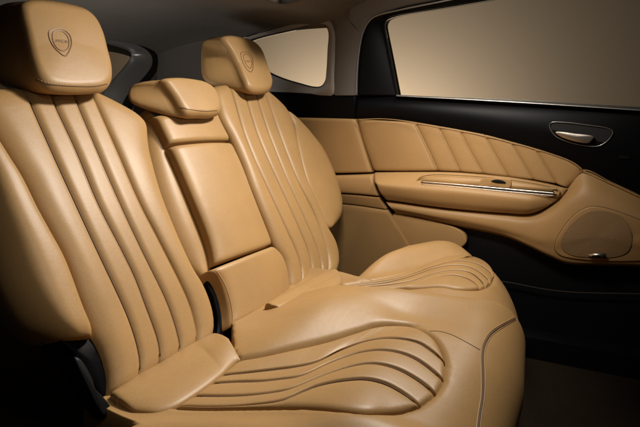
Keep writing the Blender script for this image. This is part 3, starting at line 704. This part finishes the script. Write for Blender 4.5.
# quarter window with trim round it, and pillar
qw = empty('quarter_window', (-1.1, 2.05, .99), 'small pointed side window behind the farther headrest', 'car window')
QG = [(240, 50), (252, 41.5), (262, 38), (290, 31.5), (318, 25.5), (326, 26), (329.3, 32), (328.6, 50), (327.5, 70), (326, 81), (322, 86), (314, 86.5), (300, 83), (285, 78.5), (272, 73), (255, 62)]
inn = lift(QG, onY(2.065), 120, True)
def scl(P, c, s): return c+(P-c)*s
cq = inn.mean(0)
r_a = inn+np.array([0, -.010, 0]); r_b = scl(inn, cq, 1.035)+np.array([0, -.020, 0])
QO = [(225, 50), (240, 40), (262, 32.5), (290, 24.5), (316, 18.5), (328, 18.5), (333.5, 27), (334.5, 50), (333.5, 75), (332.5, 95), (322, 95.5), (310, 95.5), (296, 95.5), (275, 96), (252, 96), (225, 80)]
r_c = lift(QO, onY(2.03), 120, True)
V, F = ring_sheet([inn, r_a, r_b]); qf = build('rubber_seal', V, F, RUB, qw)
V, F = ring_sheet([r_b, (r_b+r_c)/2+np.array([0, -.004, 0]), r_c, r_c+np.array([0, .03, 0])]); build('window_frame', V, F, mat('grey_frame_plastic', (.30, .275, .25), .4, spec=.4), qw)
V, F = thick(inn+np.array([0, .004, 0]), (0, .004, 0)); build('window_glass', V, F, GLS, qw, smooth=False)
pil = empty('pillar_trim', (-.9, 2.05, .98), 'grey cloth pillar trim between the small side window and the door window', 'pillar trim')
pa = pspline(np.array([onY(2.035)(*p) for p in [(332.5, 95.5), (333.8, 75), (334.5, 50), (333.5, 28), (328, 18.8), (312, 19.2), (285, 26), (255, 34)]]), 80)
pb = pspline(np.array([onY(2.028)(*p) for p in [(357, 95.5), (357.3, 75), (359, 55), (362.5, 36), (368, 22.5), (372, 12), (350, 3), (300, 12)]]), 80)
V, F = patch([pa, pb], [(.01, .006, .006, .004, .006)], K=70, M=12, skirt=.04, sdir=(0, 1, 0), cap=False); build('pillar_cover', V, F, GREY, pil)
P = lift([(352, 30), (355, 15), (350, -4), (420, -22), (600, -60), (760, -95), (760, -53), (640, -35), (520, -14), (440, 1.5), (400, 9.5), (379, 15), (368, 22.5)], onY(2.04), 100, True)
tri = np.array(P); V, F = ring_sheet([tri, tri+np.array([0, .03, 0])]); Vc = len(V)
ra_ = pspline(np.array([onY(2.035)(*p) for p in [(362, 36), (369, 21), (400, 8.5), (440, .5), (520, -15), (640, -36), (760, -54)]]), 60)
rb_ = pspline(np.array([onY(2.0)(*p) for p in [(350, 20), (352, 5), (385, -8), (430, -16), (520, -34), (640, -60), (760, -84)]]), 60)
V, F = patch([ra_, rb_], [(.01, .0, .004, 0, .003)], K=60, M=8, skirt=.03, sdir=(0, 1, 0), cap=False); build('roof_rail_cover', V, F, GREY, pil)
# rear trim and tailgate window
tg = empty('tailgate', (-1.9, 1.2, .98), 'grey tailgate with its window seen behind the nearer headrest', 'tailgate')
W1 = [(40, 22), (80, 34), (105, 43), (123, 48.5), (130, 52.5), (131, 57), (127, 64), (108, 86), (92, 105), (40, 112), (-40, 100), (-60, 40)]
W2 = [(40, 12), (80, 26), (112, 36.5), (134, 44.5), (146, 51.5), (150.5, 60.5), (146, 72), (126, 94), (106, 118), (40, 125), (-60, 115), (-80, 30)]
W3 = [(40, 8), (80, 21), (112, 31.5), (138, 37), (153, 46), (160, 60), (155, 74), (140, 92), (118, 122), (40, 135), (-70, 125), (-90, 25)]
W4 = [(40, -60), (100, -60), (170, -60), (240, -60), (300, -30), (300, 50), (300, 120), (250, 200), (150, 260), (40, 300), (-200, 260), (-250, -60)]
XR = -1.9
w1 = lift(W1, onX(XR-.02), 120, True)
def lin(pts, f, n=120):
    Q = pspline(np.array(list(pts)+[pts[0]], float), n+1)[:-1]; return np.array([f(*p) for p in Q])
w1 = lin(W1, onX(XR-.02)); w2 = lin(W2, onX(XR+.02)); w3 = lin(W3, onX(XR+.012)); w4 = lin(W4, onX(XR-.01))
w4[:, 1] = np.clip(w4[:, 1], -1.2, 2.2)
V, F = ring_sheet([w1, (w1*.75+w2*.25)+np.array([.03, 0, 0]), w2+np.array([.012, 0, 0])]); build('window_frame', V, F, SILV, tg)
V, F = ring_sheet([w2+np.array([.010, 0, 0]), (w2+w3)/2+np.array([.012, 0, 0]), w3]); build('rubber_seal', V, F, RUB, tg)
V, F = ring_sheet([w3, w4]); build('inner_trim', V, F, GREY, tg, smooth=False)
V, F = thick(w1, (-.004, 0, 0)); build('window_glass', V, F, GLS, tg, smooth=False)
# side trim from the quarter window back to the tailgate
V, F = patch([lift([(150, -40), (150, 120)], onY(2.07), 20), lift([(236, -10), (236, 110)], onY(2.06), 20)], [(0, 0, 0, 0, .01)], K=20, M=6, skirt=.03, sdir=(0, 1, 0))
rt = empty('rear_side_trim', (-1.6, 2.06, .98), 'dark grey trim in the rear corner behind the centre headrest', 'trim panel')
build('trim_cover', V, F, GREY, rt)
V, F = box(-1.95, -1.30, 1.9, 2.06, .05, .93); build('wheel_arch_cover', V, F, CARP, rt, smooth=False)
print('missed rays', MISS[0])
